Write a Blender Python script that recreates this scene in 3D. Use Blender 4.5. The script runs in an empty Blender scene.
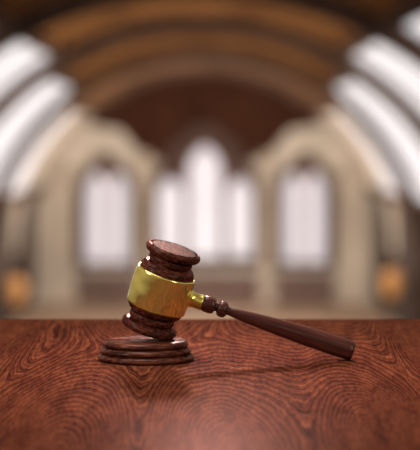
import bpy, bmesh, math, random
from mathutils import Vector, Matrix
random.seed(4)
C = bpy.context.scene.collection
sc = bpy.context.scene
PI = math.pi
F = 3000.0            # focal length in pixels of the 420 px wide frame
HC = 0.9955           # eye height above the gallery floor
VY = 140.0            # picture row of the horizon
SL = 0.0493           # gentle slope of the bench top (rises away from the viewer)
YB = 3.2345            # depth of the sound block
def tz(Y): return HC - 0.2372 + SL * (Y - YB)     # height of the bench top at depth Y

# ------------------------------------------------------------------ helpers
def tag(o, label=None, cat=None, group=None, kind=None):
    if label: o['label'] = label
    if cat: o['category'] = cat
    if group: o['group'] = group
    if kind: o['kind'] = kind
    return o
def obj(name, bm, m, parent=None, smooth=False, kind=None, ang=35):
    me = bpy.data.meshes.new(name)
    bmesh.ops.recalc_face_normals(bm, faces=bm.faces)
    if smooth:
        for f in bm.faces: f.smooth = True
        for e in bm.edges:
            if len(e.link_faces) == 2 and e.calc_face_angle(0) > math.radians(ang): e.smooth = False
    bm.to_mesh(me); bm.free()
    me.materials.append(m)
    o = bpy.data.objects.new(name, me); C.objects.link(o)
    if parent: o.parent = parent
    if kind: o['kind'] = kind
    return o
def empty(name, loc=(0, 0, 0)):
    o = bpy.data.objects.new(name, None); C.objects.link(o); o.location = loc
    o.empty_display_size = .05
    return o
def box(bm, x0, x1, y0, y1, z0, z1, bev=0):
    r = bmesh.ops.create_cube(bm, size=1)
    for v in r['verts']:
        v.co = Vector(((x0+x1)/2 + v.co.x*(x1-x0), (y0+y1)/2 + v.co.y*(y1-y0), (z0+z1)/2 + v.co.z*(z1-z0)))
    if bev:
        es = {e for v in r['verts'] for e in v.link_edges}
        bmesh.ops.bevel(bm, geom=list(es), offset=bev, segments=3, profile=.5, affect='EDGES')
def smoothp(pts, corner=None):
    return pts
def lathe(bm, prof, n=96, axis='z'):
    """prof: list of (t, r) turned around z; closes on the axis where r == 0."""
    rings = []
    for t, r in prof:
        if r < 1e-7: rings.append([bm.verts.new((0, 0, t))])
        else: rings.append([bm.verts.new((r*math.cos(2*PI*k/n), r*math.sin(2*PI*k/n), t)) for k in range(n)])
    for a, b in zip(rings, rings[1:]):
        for k in range(n):
            k2 = (k+1) % n
            if len(a) == 1 and len(b) == 1: continue
            if len(a) == 1: bm.faces.new((a[0], b[k], b[k2]))
            elif len(b) == 1: bm.faces.new((a[k], a[k2], b[0]))
            else: bm.faces.new((a[k], a[k2], b[k2], b[k]))
    return rings
def bead(t0, t1, r_in, r_out, n=8, pw=1.0):
    """half-round bead between t0 and t1 bulging from r_in to r_out"""
    out = []
    for i in range(n+1):
        a = PI*i/n
        c = (1-math.cos(a))/2; s = math.sin(a)**pw
        out.append((t0+(t1-t0)*c, r_in+(r_out-r_in)*s))
    return out
def rcorner(t0, r0, t1, r1, t2, r2, n=5):
    """quadratic rounding through corner (t1,r1)"""
    o = []
    for i in range(n+1):
        u = i/n
        o.append(((1-u)**2*t0+2*u*(1-u)*t1+u*u*t2, (1-u)**2*r0+2*u*(1-u)*r1+u*u*r2))
    return o

# ------------------------------------------------------------------ materials
def mat(name):
    m = bpy.data.materials.new(name); m.use_nodes = True
    nt = m.node_tree; b = nt.nodes['Principled BSDF']
    return m, nt, b
def lnk(nt, a, b): nt.links.new(a, b)
def ramp(nt, fac, stops, interp='LINEAR'):
    r = nt.nodes.new('ShaderNodeValToRGB'); r.color_ramp.interpolation = interp
    while len(r.color_ramp.elements) < len(stops): r.color_ramp.elements.new(0.5)
    for e, (p, c) in zip(r.color_ramp.elements, stops):
        e.position = p; e.color = (*c, 1)
    lnk(nt, fac, r.inputs[0]); return r.outputs[0]
def math_n(nt, op, a, b=None, c=None):
    n = nt.nodes.new('ShaderNodeMath'); n.operation = op
    for i, v in enumerate((a, b, c)):
        if v is None: continue
        if isinstance(v, (int, float)): n.inputs[i].default_value = v
        else: lnk(nt, v, n.inputs[i])
    return n.outputs[0]
def noise(nt, vec, scale, detail=3, rough=.5, dist=0):
    n = nt.nodes.new('ShaderNodeTexNoise'); n.inputs['Scale'].default_value = scale
    n.inputs['Detail'].default_value = detail; n.inputs['Roughness'].default_value = rough
    n.inputs['Distortion'].default_value = dist
    if vec: lnk(nt, vec, n.inputs['Vector'])
    return n.outputs[0]
def mapping(nt, scale=(1, 1, 1), loc=(0, 0, 0), rot=(0, 0, 0), coord='Object'):
    tc = nt.nodes.new('ShaderNodeTexCoord'); mp = nt.nodes.new('ShaderNodeMapping')
    mp.inputs['Scale'].default_value = scale; mp.inputs['Location'].default_value = loc
    mp.inputs['Rotation'].default_value = rot
    lnk(nt, tc.outputs[coord], mp.inputs['Vector']); return mp.outputs[0]
def bump(nt, b, h, strength=.2, dist=.001):
    n = nt.nodes.new('ShaderNodeBump'); n.inputs['Strength'].default_value = strength
    n.inputs['Distance'].default_value = dist
    lnk(nt, h, n.inputs['Height']); lnk(nt, n.outputs[0], b.inputs['Normal'])
def plain(name, col, rough=.7, var=.15, scale=1.5, spec=0):
    m, nt, b = mat(name)
    n = noise(nt, mapping(nt), scale, 5)
    lo = tuple(c*(1-var) for c in col); hi = tuple(min(1, c*(1+var)) for c in col)
    lnk(nt, ramp(nt, n, [(.3, lo), (.7, hi)]), b.inputs['Base Color'])
    b.inputs['Roughness'].default_value = rough; b.inputs['Specular IOR Level'].default_value = 0.0
    b.inputs['Coat Weight'].default_value = spec; b.inputs['Coat Roughness'].default_value = rough
    return m

def figured_wood():
    """burl-like figured bubinga: contour rings round three whorls, stretched along the bench depth"""
    m, nt, b = mat('figured red wood')
    tc = nt.nodes.new('ShaderNodeTexCoord')
    sp = nt.nodes.new('ShaderNodeSeparateXYZ'); lnk(nt, tc.outputs['Object'], sp.inputs[0])
    X = sp.outputs[0]; V = math_n(nt, 'MULTIPLY', sp.outputs[1], 1/9.0)
    cb = nt.nodes.new('ShaderNodeCombineXYZ'); lnk(nt, X, cb.inputs[0]); lnk(nt, V, cb.inputs[1])
    P = cb.outputs[0]
    wob = math_n(nt, 'SUBTRACT', noise(nt, P, 9, 1, .5), .5)
    wob2 = math_n(nt, 'SUBTRACT', noise(nt, P, 75, 2, .55), .5)
    def c(px, py):
        Y = .3967/((py-VY)/F+SL); return ((px-210)*Y/F, Y/9.0)
    ds = []
    for (px, py, sx) in ((52, 462, 1.0), (232, 446, .85), (372, 436, 1.15), (150, 285, .8), (-40, 330, .9), (470, 340, .9)):
        cx, cv = c(px, py)
        dx = math_n(nt, 'MULTIPLY', math_n(nt, 'SUBTRACT', X, cx), sx); dv = math_n(nt, 'SUBTRACT', V, cv)
        d = math_n(nt, 'SQRT', math_n(nt, 'ADD', math_n(nt, 'MULTIPLY', dx, dx), math_n(nt, 'MULTIPLY', dv, dv)))
        ds.append(d)
    f = ds[0]
    for d in ds[1:]:
        n = nt.nodes.new('ShaderNodeMath'); n.operation = 'SMOOTH_MIN'
        lnk(nt, f, n.inputs[0]); lnk(nt, d, n.inputs[1]); n.inputs[2].default_value = .045; f = n.outputs[0]
    f = math_n(nt, 'ADD', f, math_n(nt, 'MULTIPLY', wob, .055))
    f = math_n(nt, 'ADD', f, math_n(nt, 'MULTIPLY', wob2, .0038))
    s = math_n(nt, 'SINE', math_n(nt, 'MULTIPLY', f, 2*PI/.0033))
    s2 = math_n(nt, 'SINE', math_n(nt, 'MULTIPLY', f, 2*PI/.0013))
    amp = noise(nt, P, 55, 4, .65, .6)
    g = math_n(nt, 'MULTIPLY_ADD', s, .12, .5)
    g = math_n(nt, 'MULTIPLY_ADD', s2, .12, g)
    g = math_n(nt, 'ADD', g, math_n(nt, 'MULTIPLY', math_n(nt, 'SUBTRACT', amp, .5), .75))
    g = math_n(nt, 'ADD', g, math_n(nt, 'MULTIPLY', math_n(nt, 'SUBTRACT', noise(nt, P, 300, 3, .65), .5), .65))
    col = ramp(nt, g, [(.16, (.030, .007, .005)), (.40, (.074, .0175, .010)), (.58, (.145, .038, .017)), (.84, (.265, .086, .037))])
    lnk(nt, col, b.inputs['Base Color'])
    b.inputs['Roughness'].default_value = .5
    b.inputs['Specular IOR Level'].default_value = 0.0; b.inputs['Coat Weight'].default_value = .025; b.inputs['Coat Roughness'].default_value = .33
    bump(nt, b, g, .12, .0006)
    return m

def turned_wood(name, dark, mid, light, rough=.26, vs=(1, .22, 2.6), sc_=260, spec=.18):
    m, nt, b = mat(name)
    v = mapping(nt, vs)
    a = noise(nt, v, sc_, 4, .65, .4); c2 = noise(nt, v, sc_*.3, 2)
    g = math_n(nt, 'ADD', math_n(nt, 'MULTIPLY', a, .65), math_n(nt, 'MULTIPLY', c2, .35))
    lnk(nt, ramp(nt, g, [(.40, dark), (.5, mid), (.62, light)]), b.inputs['Base Color'])
    b.inputs['Roughness'].default_value = rough; b.inputs['Specular IOR Level'].default_value = 0.0
    b.inputs['Coat Weight'].default_value = spec; b.inputs['Coat Roughness'].default_value = rough
    bump(nt, b, a, .18, .0004)
    return m
def gold():
    m, nt, b = mat('polished gold')
    n = noise(nt, mapping(nt), 18, 2)
    lnk(nt, ramp(nt, n, [(.3, (.95, .72, .13)), (.7, (1.0, .84, .27))]), b.inputs['Base Color'])
    b.inputs['Metallic'].default_value = .82; b.inputs['Roughness'].default_value = .10
    bump(nt, b, noise(nt, mapping(nt), 34, 1), .55, .006)
    return m
def glow(name, col, strength, zdark=None, muntin=None):
    """daylit frosted glass"""
    m, nt, b = mat(name)
    n = noise(nt, mapping(nt), .9, 3)
    c = ramp(nt, n, [(.3, tuple(x*.86 for x in col)), (.7, col)])
    lnk(nt, c, b.inputs['Emission Color']); b.inputs['Emission Strength'].default_value = strength
    b.inputs['Base Color'].default_value = (.3, .3, .32, 1); b.inputs['Roughness'].default_value = .4
    return m
def planks(name, dark, light, scale, rough=.6):
    m, nt, b = mat(name)
    w = nt.nodes.new('ShaderNodeTexWave'); w.wave_type = 'BANDS'; w.bands_direction = 'Y'
    w.inputs['Scale'].default_value = scale; w.inputs['Distortion'].default_value = .6
    lnk(nt, mapping(nt), w.inputs['Vector'])
    n = noise(nt, mapping(nt, (1, .3, 1)), 1.3, 4)
    g = math_n(nt, 'ADD', math_n(nt, 'MULTIPLY', w.outputs[1], .2), math_n(nt, 'MULTIPLY', n, .8))
    lnk(nt, ramp(nt, g, [(.32, dark), (.68, light)]), b.inputs['Base Color'])
    b.inputs['Roughness'].default_value = rough; b.inputs['Specular IOR Level'].default_value = 0
    return m

M_top = figured_wood()
M_head = turned_wood('dark turned rosewood', (.022, .006, .004), (.085, .021, .013), (.22, .060, .036))
M_handle = turned_wood('red brown turned handle wood', (.060, .016, .012), (.090, .025, .018), (.14, .044, .030), rough=.2, vs=(1, 1, .06), sc_=220, spec=.6)
M_block = turned_wood('dark red sound block wood', (.025, .007, .004), (.095, .024, .014), (.24, .070, .038), rough=.24, vs=(.25, 1, 3), sc_=220, spec=.35)
M_gold = gold()
M_bench = plain('bench carcass wood', (.09, .028, .016), .45, .3, 12)
M_stone = plain('pale stone', (.66, .575, .48), .85, .18, .8)
M_pier = plain('warm stone pier', (.52, .43, .345), .85, .2, .8)
M_side = plain('dark side stone', (.085, .066, .058), .9, .25, .7)  # dark grey-brown stone with random mottling
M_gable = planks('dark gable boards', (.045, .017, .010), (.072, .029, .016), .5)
M_vault = planks('amber vault boards', (.085, .036, .018), (.34, .155, .055), .22)
M_rib = plain('dark oak rib', (.11, .068, .05), .7, .25, 1.2)
M_frame = plain('brown window stonework', (.10, .060, .050), .8, .2, 1)
M_panel = plain('dark oak panelling', (.17, .11, .09), .7, .25, 1.2)
M_floor = plain('hall floor stone', (.50, .37, .27), .8, .25, .5)
M_glass = glow('daylit leaded glass', (.76, .67, .72), .78)
M_sky = glow('daylit roof glass', (.90, .87, .90), 1.05)
M_iron = plain('dark iron', (.03, .025, .022), .5, .2, 20)
M_amber, _nt, _b = mat('amber lamp glass')
_b.inputs['Base Color'].default_value = (.35, .16, .05, 1)
_n = noise(_nt, mapping(_nt), 6, 2)
lnk(_nt, ramp(_nt, _n, [(.3, (1, .36, .07)), (.7, (1, .50, .14))]), _b.inputs['Emission Color']); _b.inputs['Emission Strength'].default_value = .20

# ------------------------------------------------------------------ bench
def bench():
    X0, X1, Y0, Y1 = -1.15, 1.15, 2.15, 3.640
    root = empty('judge_bench', (0, Y1-.05, 0))
    tag(root, 'wide dark red wooden bench with swirling burl grain under the gavel', 'table')
    def shifted(bm):
        for v in bm.verts: v.co -= root.location
        return bm
    bm = bmesh.new()
    box(bm, X0, X1, Y0, Y1, -.04, 0, .002)
    for v in bm.verts: v.co.z += tz(v.co.y)
    o = obj('tabletop', shifted(bm), M_top, root, True)
    # texture coordinates are measured from the world origin: keep mesh in place, move the offset to the object
    for v in o.data.vertices: v.co += root.location
    o.location = -root.location
    bm = bmesh.new()
    for (a, b_, c, d) in ((X0+.08, X1-.08, Y0+.08, Y0+.105), (X0+.08, X1-.08, Y1-.105, Y1-.08), (X0+.08, X0+.105, Y0+.1, Y1-.1), (X1-.105, X1-.08, Y0+.1, Y1-.1)):
        box(bm, a, b_, c, d, tz(Y0)-.14, tz(Y0)-.03, .002)
    obj('apron', shifted(bm), M_bench, root)
    for lx in (X0+.1, X1-.1):
        for ly in (Y0+.1, Y1-.1):
            bm = bmesh.new()
            top = tz(ly)-.035
            prof = [(0, 0), (0, .024), (.03, .028), (.05, .024), (.08, .034), (.12, .026), (.2, .03), (top*.5, .036), (top-.25, .03)] + bead(top-.24, top-.21, .03, .04) + [(top-.2, .036), (top, .036), (top, 0)]
            lathe(bm, prof, 24)
            for v in bm.verts: v.co += Vector((lx, ly, 0))
            obj('leg', shifted(bm), M_bench, root, True)
bench()

# ------------------------------------------------------------------ sound block
S = YB / F            # metres per pixel at the gavel's depth
tilt = Matrix.Rotation(math.atan(SL), 4, 'X')
BX = (146.0-210)*S
BH = 20.0*S+.0003
def block():
    root = empty('sound_block', (BX, YB, tz(YB)+.0003))
    root.rotation_euler = tilt.to_euler()
    tag(root, 'round stepped dark wood sound block under the gavel head', 'block')
    bm = bmesh.new()
    p = [(0, 0), (0, 45.5)]
    p += [(.4, 46.6), (1.2, 47.7), (2.4, 48.3), (3.8, 48.1), (5.2, 47.0), (6.2, 45.2)]
    p += [(6.9, 42.2)]
    obj_prof = p + [(6.9, 0)]
    lathe(bm, [(t*S, r*S) for t, r in obj_prof], 128)
    obj('base_tier', bm, M_block, root, True, ang=50)
    bm = bmesh.new()
    p = [(6.9, 0), (6.9, 41.8), (7.3, 41.8)] + [(7.6, 43.9), (8.3, 45.0), (9.3, 45.5), (10.6, 45.2), (11.9, 44.0), (12.9, 42.2)] + [(13.5, 39.3), (13.5, 0)]
    lathe(bm, [(t*S, r*S) for t, r in p], 128)
    obj('middle_tier', bm, M_block, root, True, ang=50)
    bm = bmesh.new()
    p = [(13.5, 0), (13.5, 39), (13.9, 39)] + [(14.2, 41.0), (14.9, 42.0), (15.9, 42.5), (17.3, 42.2), (18.7, 41.0), (19.6, 39.4)] + [(20.0, 0)]
    lathe(bm, [(t*S, r*S) for t, r in p], 128)
    obj('top_tier', bm, M_block, root, True, ang=50)
block()

# ------------------------------------------------------------------ gavel
def gavel():
    th = math.radians(18); be = math.radians(10.2)
    a = Vector((math.sin(th)*math.cos(be), -math.sin(be), math.cos(th)*math.cos(be)))
    hd = Vector((math.cos(th), 0, -math.sin(th)))
    hd = (hd - a*hd.dot(a)).normalized()
    P0 = Vector(((161.3-210)*S, YB, HC+(VY-289.0)*S))
    # wooden head: t measured down the axis from the top face, radii in picture pixels
    up = [(0, 0), (0, 22.6), (.9, 23.2), (1.0, 23.9), (.1, 24.6), (-.1, 25.2)]
    up += rcorner(-.1, 25.2, .3, 28, 3.6, 28.2) + rcorner(3.6, 28.2, 7.6, 28, 8.0, 23.5)
    up += [(8.2, 20.3), (8.6, 19.8)] + bead(9.3, 15.7, 19.4, 22.6, 8, .6) + [(16.2, 19.0), (17.0, 19.2)]
    up += rcorner(17.0, 22.3, 17.6, 26.4, 22, 27.6) + [(25, 28.2), (27, 28.2)]
    lo = [(60.5, 28.2)] + rcorner(62.5, 28.2, 66, 28.2, 69.2, 24.4) + [(69.6, 21.3), (70.1, 20.4)] + bead(70.4, 77.9, 20.5, 23.2, 8, .6)
    lo += [(78.2, 20.2), (78.5, 20.6), (78.8, 23.2)] + rcorner(78.9, 23.6, 79.3, 28, 83.2, 28.4) + rcorner(83.2, 28.4, 87.6, 28, 88.2, 24.8) + [(88.2, 0)]
    prof = [(-(t-43.75)*S, r*S) for t, r in up+lo]
    bm = bmesh.new(); lathe(bm, prof, 128)
    R = Matrix((hd, a.cross(hd), a)).transposed().to_4x4()      # local x = handle, z = head axis
    headM = Matrix.Translation(P0) @ R
    # lowest point of the lower rim must meet the block top
    low = min((headM @ v.co for v in bm.verts), key=lambda q: q.z)
    target = tz(low.y)+BH
    dz = target - low.z
    # handle: its far end must rest on the bench
    hp = [(33, 0), (33, 6.2), (44, 6.2)]
    hp += [(43.0, 6.6)]
    hp += bead(43.2, 56.5, 5.6, 8.4, 12, .75) + [(57.0, 4.4), (58.2, 4.0), (59.2, 4.5)]
    hp += bead(59.4, 69.2, 4.8, 8.3, 10, .8) + [(69.9, 4.4), (71.2, 3.9), (72.5, 4.2), (78, 4.8), (90, 5.9), (105, 7.1), (120, 8.1), (138, 9.0), (155, 9.7), (172, 10.1), (188, 10.2), (197, 9.9)]
    hp += rcorner(197, 9.9, 201.3, 9.7, 201.9, 7.6) + [(202.1, 0)]
    hp = [q for q in hp if q != (43.0, 6.6)]
    hp = [(33, 0), (33, 6.0), (43.2, 6.0)] + hp[3:]
    bh = bmesh.new(); lathe(bh, [(t*S, r*S) for t, r in hp], 96)
    # handle local z along hd
    RH = Matrix((a.cross(hd)*-1, a, hd)).transposed().to_4x4()
    if RH.to_3x3().determinant() < 0: RH = Matrix((a.cross(hd), a, hd)).transposed().to_4x4()
    P0n = P0 + Vector((0, 0, dz))
    # swing about the rim contact so that handle end touches the bench
    pivot = low + Vector((0, 0, dz))
    hverts = [v.co.copy() for v in bh.verts]
    def gap(an):
        Q = Matrix.Translation(pivot) @ Matrix.Rotation(an, 4, 'Y') @ Matrix.Translation(-pivot) @ Matrix.Translation(P0n) @ RH
        return min((Q @ v).z - tz((Q @ v).y) for v in hverts)
    lo_a, hi_a = -.15, .15
    for _ in range(40):
        mid = (lo_a+hi_a)/2
        if gap(mid) > .0001: lo_a = mid
        else: hi_a = mid
    an = lo_a
    hv = [v.co.copy() for v in bm.verts]
    Qr = Matrix.Translation(pivot) @ Matrix.Rotation(an, 4, 'Y') @ Matrix.Translation(-pivot)
    HM = Qr @ Matrix.Translation(P0n) @ R
    HH = Qr @ Matrix.Translation(P0n) @ RH
    g2 = min((HM @ v).z - (tz((HM @ v).y)+BH) for v in hv)
    print('gavel dz px', dz/S, 'swing deg', math.degrees(an), 'rim gap px', g2/S)
    lift = Matrix.Translation((0, 0, -g2+.00005))
    HM = lift @ HM; HH = lift @ HH
    root = empty('gavel', pivot)
    tag(root, 'dark wooden judge gavel with polished gold band, its head tilted on the sound block', 'gavel')
    inv = Matrix.Translation(-pivot)
    o = obj('head', bm, M_head, root, True, ang=40); o.matrix_local = inv @ HM
    # gold band: shell over the head with rolled rims
    bg = bmesh.new()
    T = lambda t: -(t-43.75)*S
    pr = [(25.1, 27.9)] + rcorner(25.1, 27.9, 24.4, 29.9, 26.8, 30.1) + [(28.5, 30.2), (32, 30.45), (37, 30.7), (43.7, 30.85), (50, 30.7), (55, 30.45), (58.5, 30.2)] + rcorner(60.8, 30.1, 63.1, 29.9, 62.4, 27.9) + [(62.4, 27.9)]
    pr = [(T(t), r*S) for t, r in pr]
    rings = lathe(bg, pr, 128)
    # close the inside
    n = 128
    for k in range(n):
        k2 = (k+1) % n
        bg.faces.new((rings[-1][k], rings[-1][k2], rings[0][k2], rings[0][k]))
    bmesh.ops.remove_doubles(bg, verts=bg.verts, dist=1e-7)
    o = obj('gold_band', bg, M_gold, root, True, ang=60); o.matrix_local = inv @ HM
    o['label'] = 'polished gold band round the head'
    bf = bmesh.new()
    pf = [(27, 0), (27, 9.4), (29.6, 9.4)] + rcorner(29.6, 9.4, 31, 8.5, 32.5, 7.9) + [(36, 7.7), (41.5, 7.8)] + rcorner(42.2, 7.9, 43.4, 7.9, 43.5, 7.0) + [(43.5, 0)]
    lathe(bf, [(t*S, r*S) for t, r in pf], 96)
    o = obj('ferrule', bf, M_gold, root, True, ang=40); o.matrix_local = inv @ HH
    o['label'] = 'short gold ferrule joining handle and head'
    o = obj('handle', bh, M_handle, root, True, ang=40); o.matrix_local = inv @ HH
gavel()

# ------------------------------------------------------------------ the hall
YW = 80.0
HX = (205-210)*YW/F                     # centre line of the hall
K = F/YW                                # pixels per metre at the end wall
def ex(px): return (px-210)/K
def ez(py): return HC+(VY-py)/K
RV = 171/K                              # vault radius
ZC = ez(241)                            # springing height
ZF = ez(303)                            # hall floor
GA0 = math.radians(18)
GAB = [math.radians(v) for v in (50, 50, 57, 62, 62, 62)]      # where the glass stops and the boards begin, bay by bay
RIBS = [80, 71.5, 60.8, 46.1, 34, 23, 13]

# floor: gallery in front, hall floor below
bm = bmesh.new()
box(bm, -4.9+HX, 4.9+HX, -2.5, 4.4, ZF-.3, 0)
box(bm, -4.9+HX, 4.9+HX, 4.4, YW+.3, ZF-.3, ZF)
obj('floor', bm, M_floor, kind='structure')
# side walls
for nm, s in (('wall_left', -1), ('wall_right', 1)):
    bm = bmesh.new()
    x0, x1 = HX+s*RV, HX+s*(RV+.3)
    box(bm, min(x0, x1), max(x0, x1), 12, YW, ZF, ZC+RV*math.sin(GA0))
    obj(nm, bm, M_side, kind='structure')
# end wall, round-topped
def arch_outline(r, zc, zb, n=48):
    pts = [(HX-r, zb)]
    for i in range(n+1):
        t = PI-PI*i/n
        pts.append((HX+r*math.cos(t), zc+r*math.sin(t)))
    pts.append((HX+r, zb)); return pts
def prism(bm, pts, y0, y1):
    a = [bm.verts.new((x, y0, z)) for x, z in pts]; b = [bm.verts.new((x, y1, z)) for x, z in pts]
    bm.faces.new(a); bm.faces.new(b[::-1])
    n = len(pts)
    for i in range(n): bm.faces.new((a[i], b[i], b[(i+1) % n], a[(i+1) % n]))
bm = bmesh.new(); prism(bm, arch_outline(RV+.25, ZC, ZF), YW, YW+.3); obj('wall_back', bm, M_stone, kind='structure')
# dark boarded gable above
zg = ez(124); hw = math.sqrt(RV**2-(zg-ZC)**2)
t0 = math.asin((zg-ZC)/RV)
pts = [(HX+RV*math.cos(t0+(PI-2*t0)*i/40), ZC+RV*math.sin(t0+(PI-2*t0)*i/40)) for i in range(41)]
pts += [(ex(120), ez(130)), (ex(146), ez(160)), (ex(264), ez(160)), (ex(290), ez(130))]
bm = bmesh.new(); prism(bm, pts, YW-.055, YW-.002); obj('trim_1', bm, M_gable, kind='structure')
# vault
def strip(bm, a0, a1, y0, y1, r, n, th):
    vs = []
    for i in range(n+1):
        t = a0+(a1-a0)*i/n
        vs.append([bm.verts.new((HX+rr*math.cos(t), y, ZC+rr*math.sin(t))) for rr, y in ((r, y0), (r, y1), (r+th, y1), (r+th, y0))])
    for p, q in zip(vs, vs[1:]):
        for k in range(4):
            k2 = (k+1) % 4
            bm.faces.new((p[k], p[k2], q[k2], q[k]))
    bm.faces.new(vs[0]); bm.faces.new(vs[-1][::-1])
bm = bmesh.new()
for i, g in enumerate(GAB):
    strip(bm, g, PI-g, RIBS[i+1] if i < len(GAB)-1 else 12, RIBS[i], RV, 48, .15)
obj('ceiling', bm, M_vault, kind='structure')
# ribs (each arch one trim)
k = 2
for y in RIBS[:2]:
    bm = bmesh.new(); strip(bm, GAB[0], PI-GAB[0], y-.3, y-.05, RV-.14, 40, .2)
    obj('trim_%d' % k, bm, M_rib, kind='structure'); k += 1
    bm = bmesh.new()
    for s in (-1, 1):
        strip(bm, 0 if s > 0 else PI-GAB[0], GAB[0] if s > 0 else PI, y-.3, y-.05, RV-.10, 24, .2)
    obj('trim_%d' % k, bm, M_pier, kind='structure'); k += 1
for y in RIBS[2:]:
    bm = bmesh.new(); strip(bm, 0, PI, y-(.55 if y < 79 else .3), y-.05, RV-(.26 if y < 79 else .12), 64, .32 if y < 79 else .2)
    for s in (-1, 1):
        xa, xb = HX+s*(RV-(.34 if y < 79 else .12)), HX+s*(RV+.02)
        box(bm, min(xa, xb), max(xa, xb), y-.40, y-.05, ZF, ZC)
    obj('trim_%d' % k, bm, M_rib, kind='structure'); k += 1
# purlins between glass and boards and at the foot of the glass
for s in (0, 1):
    for q in (0, 1):
        bm = bmesh.new()
        for i in range(len(GAB)):
            t = (GAB[i] if q else GA0); t = t if s else PI-t
            strip(bm, t-.02, t+.02, RIBS[i+1] if i < len(GAB)-1 else 12, RIBS[i]-.1, RV-.12, 2, .18)
        obj('trim_%d' % k, bm, M_rib, kind='structure'); k += 1
# roof glass bays
w = 1
# the bay next to the end wall is solid stone
for s in (0, 1):
    a0, a1 = (GA0, GAB[0]) if s else (PI-GAB[0], PI-GA0)
    bm = bmesh.new(); strip(bm, a0, a1, RIBS[1], YW, RV+.02, 12, .2)
    obj('trim_%d' % k, bm, M_stone, kind='structure'); k += 1
for i in range(1, len(RIBS)-1):
    y1, y0 = RIBS[i]-.55, RIBS[i+1]
    for s in (0, 1):
        a0, a1 = (GA0, GAB[i]) if s else (PI-GAB[i], PI-GA0)
        wr = empty('window_%d' % w, (HX+(RV if s else -RV), (y0+y1)/2, ZC)); w += 1; wr['kind'] = 'structure'
        bm = bmesh.new(); strip(bm, a0, a1, y0, y1, RV+.02, 12, .04)
        for v in bm.verts: v.co -= wr.location
        obj('pane', bm, M_sky, wr)
        bm = bmesh.new()
        for q in range(1, 3):
            yy = y0+(y1-y0)*q/3; strip(bm, a0, a1, yy-.025, yy+.025, RV-.02, 12, .03)
        for v in bm.verts: v.co -= wr.location
        obj('glazing_bar', bm, M_frame, wr)
# end-wall windows
def lancet(x0, x1, ztop, zbot, pointed=True, n=10):
    cx = (x0+x1)/2; hwid = (x1-x0)/2; rise = hwid*(1.5 if pointed else 1.0)
    zs = ztop-rise; pts = [(x0, zbot), (x0, zs)]
    if pointed:
        R = (rise*rise+hwid*hwid)/(2*hwid)
        am = math.asin(min(1, rise/R))
        for i in range(1, n+1):
            t = am*i/n; pts.append((x0+R-R*math.cos(t), zs+R*math.sin(t)))
        for i in range(n-1, -1, -1):
            t = am*i/n; pts.append((x1-R+R*math.cos(t), zs+R*math.sin(t)))
    else:
        for i in range(1, 2*n):
            t = PI-PI*i/(2*n); pts.append((cx+hwid*math.cos(t), zs+hwid*math.sin(t)))
        pts.append((x1, zs))
    pts.append((x1, zbot)); return pts
def ring(bm, outer, inner, y0, y1):
    n = len(outer); assert n == len(inner)
    O0 = [bm.verts.new((x, y0, z)) for x, z in outer]; I0 = [bm.verts.new((x, y0, z)) for x, z in inner]
    O1 = [bm.verts.new((x, y1, z)) for x, z in outer]; I1 = [bm.verts.new((x, y1, z)) for x, z in inner]
    for i in range(n):
        j = (i+1) % n
        bm.faces.new((O0[i], O0[j], I0[j], I0[i])); bm.faces.new((O1[i], I1[i], I1[j], O1[j]))
        bm.faces.new((O0[i], O1[i], O1[j], O0[j])); bm.faces.new((I0[i], I0[j], I1[j], I1[i]))
def arched_window(px0, px1, pt, pb, band, lancets, back_mat):
    global w
    wr = empty('window_%d' % w, (ex((px0+px1)/2), YW, ez(pb))); w += 1; wr['kind'] = 'structure'
    def fin(bm):
        for v in bm.verts: v.co -= wr.location
        return bm
    bm = bmesh.new(); ring(bm, lancet(ex(px0), ex(px1), ez(pt), ez(pb), True), lancet(ex(px0+band), ex(px1-band), ez(pt+band), ez(pb-.5*band), True), YW-.3, YW)
    obj('frame', fin(bm), M_frame, wr)
    bm = bmesh.new(); prism(bm, lancet(ex(px0+band), ex(px1-band), ez(pt+band), ez(pb-.5*band), True), YW-.06, YW)
    obj('tracery_panel', fin(bm), back_mat, wr)
    for (a, b_, t, d) in lancets:
        bm = bmesh.new(); prism(bm, lancet(ex(a), ex(b_), ez(t), ez(d)), YW-.12, YW-.065)
        obj('pane', fin(bm), M_glass, wr)
arched_window(149, 261, 122, 266, 7, [(158.5, 182, 178, 256), (188.5, 221, 146, 257), (228, 251.5, 178, 256)], M_frame)
M_tr = plain('brown tracery stone', (.22, .15, .12), .8, .2, 1)
arched_window(76, 139, 153, 268, 11, [(86, 106, 172, 262), (111, 131, 172, 262)], M_tr)
arched_window(273, 335, 153, 268, 11, [(281, 301, 172, 262), (306, 326, 172, 262)], M_tr)
# piers and dark panelling on the end wall
for (a, b_, t) in ((36, 74, 176), (139.5, 149, 158), (261.5, 272, 158), (338, 372, 176)):
    bm = bmesh.new()
    box(bm, ex(a), ex(b_), YW-.5, YW, ZF, ez(t), .05)
    box(bm, ex(a)-.06, ex(b_)+.06, YW-.58, YW, ez(t), ez(t-5), .03)
    box(bm, ex(a)-.06, ex(b_)+.06, YW-.58, YW, ZF, ZF+.35, .03)
    obj('trim_%d' % k, bm, M_pier, kind='structure'); k += 1
for (a, b_) in ((78, 137), (152, 259), (275, 333)):
    bm = bmesh.new()
    box(bm, ex(a), ex(b_), YW-.35, YW, ZF, ez(273), .03)
    n = max(2, round((b_-a)/14))
    for i in range(n):
        xa = a+(b_-a)*(i+.15)/n; xb = a+(b_-a)*(i+.85)/n
        box(bm, ex(xa), ex(xb), YW-.39, YW-.34, ZF+.2, ez(278), .01)
    obj('trim_%d' % k, bm, M_panel, kind='structure'); k += 1

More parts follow.
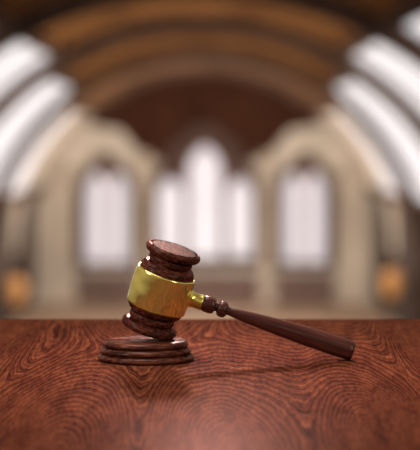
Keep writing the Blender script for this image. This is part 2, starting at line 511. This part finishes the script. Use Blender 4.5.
# sconces
def sconce(px, py, side, Y, label):
    X = HX+side*RV; z = HC+(VY-py)*Y/F
    root = empty('wall_sconce', (X, Y, z)); tag(root, label, 'lamp', 'amber sconces on the hall side walls')
    bm = bmesh.new(); box(bm, min(0, -side*.05), max(0, -side*.05), -.09, .09, -.3, .12, .01)
    obj('wall_plate', bm, M_iron, root)
    bm = bmesh.new(); box(bm, min(-side*.04, -side*.36), max(-side*.04, -side*.36), -.02, .02, -.25, -.21, .005)
    obj('arm', bm, M_iron, root)
    bm = bmesh.new(); lathe(bm, [(-.26, 0), (-.26, .07), (-.2, .13), (0, .19), (.2, .21), (.32, .16), (.36, .08), (.38, 0)], 24)
    for v in bm.verts: v.co.x -= side*.36
    obj('lamp_shade', bm, M_amber, root, True)
sconce(10, 293, -1, 67.0, 'amber glowing lamp on the left side wall, far behind the bench')
sconce(402, 286, 1, 67.0, 'amber glowing lamp on the right side wall, far behind the bench')

# ------------------------------------------------------------------ light
def area(name, loc, tgt, size, power, col=(1, 1, 1), sy=None):
    l = bpy.data.lights.new(name, 'AREA'); l.energy = power; l.color = col; l.size = size
    if sy: l.shape = 'RECTANGLE'; l.size_y = sy
    o = bpy.data.objects.new(name, l); C.objects.link(o); o.location = loc
    o.rotation_euler = (Vector(tgt)-Vector(loc)).to_track_quat('-Z', 'Y').to_euler()
    return o
G = (-.05, YB, .8)
area('back_light', (.05, YB+2.4, 1.85), G, .45, 6, (1, .80, .72))
area('top_softbox', (-.12, YB+.1, 1.7), G, .5, 7, (1, .96, .92))
l = bpy.data.lights.new('bench_glow_fill', 'SPOT'); l.energy = 150; l.color = (1, .45, .38); l.spot_size = math.radians(20); l.spot_blend = 1; l.shadow_soft_size = .07  # spot added out of view for the bench's red glow and handle shadow
o = bpy.data.objects.new('bench_glow_fill', l); C.objects.link(o); o.location = (.0, YB+1.6, 1.62)
o.rotation_euler = (Vector((.01, 2.98, .745))-o.location).to_track_quat('-Z', 'Y').to_euler()
area('left_fill', (-1.7, YB-1.1, 1.7), G, .8, 14, (1, .97, .92))  # unseen light added to brighten the gold band
area('right_fill', (1.6, YB-1.5, 1.5), G, .5, 8, (1, .96, .9), 1.6)  # added out of view, gives the gold something to reflect
area('end_fill', (HX, 74, ZF+.4), (HX, 80, ZC+3.0), 3, 230, (1, .95, .90))  # unseen light added at floor level to brighten the end bay
# unseen fill lights added low for the vault and high for the end wall
for y in (70, 54, 40):
    area('vault_fill', (HX, y, ZF+.4), (HX, y+3, ZC+RV), 3.5, 370, (1, .9, .76))
area('wall_fill', (HX, 63, ZC+3.2), (HX, YW, ez(230)), 5, 1200, (1, .93, .85))
wd = bpy.data.worlds.new('World'); sc.world = wd; wd.use_nodes = True
nt = wd.node_tree; bg = nt.nodes['Background']
tc = nt.nodes.new('ShaderNodeTexCoord'); sp = nt.nodes.new('ShaderNodeSeparateXYZ'); lnk(nt, tc.outputs['Generated'], sp.inputs[0])
lnk(nt, ramp(nt, math_n(nt, 'MULTIPLY_ADD', sp.outputs[2], .5, .5), [(.42, (.10, .06, .035)), (.5, (.24, .19, .13)), (.62, (.55, .50, .42)), (.85, (.25, .22, .19))]), bg.inputs[0])
bg.inputs[1].default_value = .8

# ------------------------------------------------------------------ camera
cam = bpy.data.cameras.new('Camera'); co = bpy.data.objects.new('Camera', cam); C.objects.link(co)
co.location = (0, 0, HC); co.rotation_euler = (PI/2, 0, 0)
cam.sensor_fit = 'HORIZONTAL'; cam.sensor_width = 36; cam.lens = 36*F/420
cam.shift_y = -(225-VY)/420
cam.clip_start = .05; cam.clip_end = 200
cam.dof.use_dof = True; cam.dof.focus_distance = 3.17
CINF = 28.0                                             # background blur disc in pixels
cam.dof.aperture_fstop = (cam.lens/1000) / (CINF*3.15/F)
sc.camera = co
sc.view_settings.view_transform = 'Standard'
sc.view_settings.look = 'None'
sc.cycles.use_denoising = True
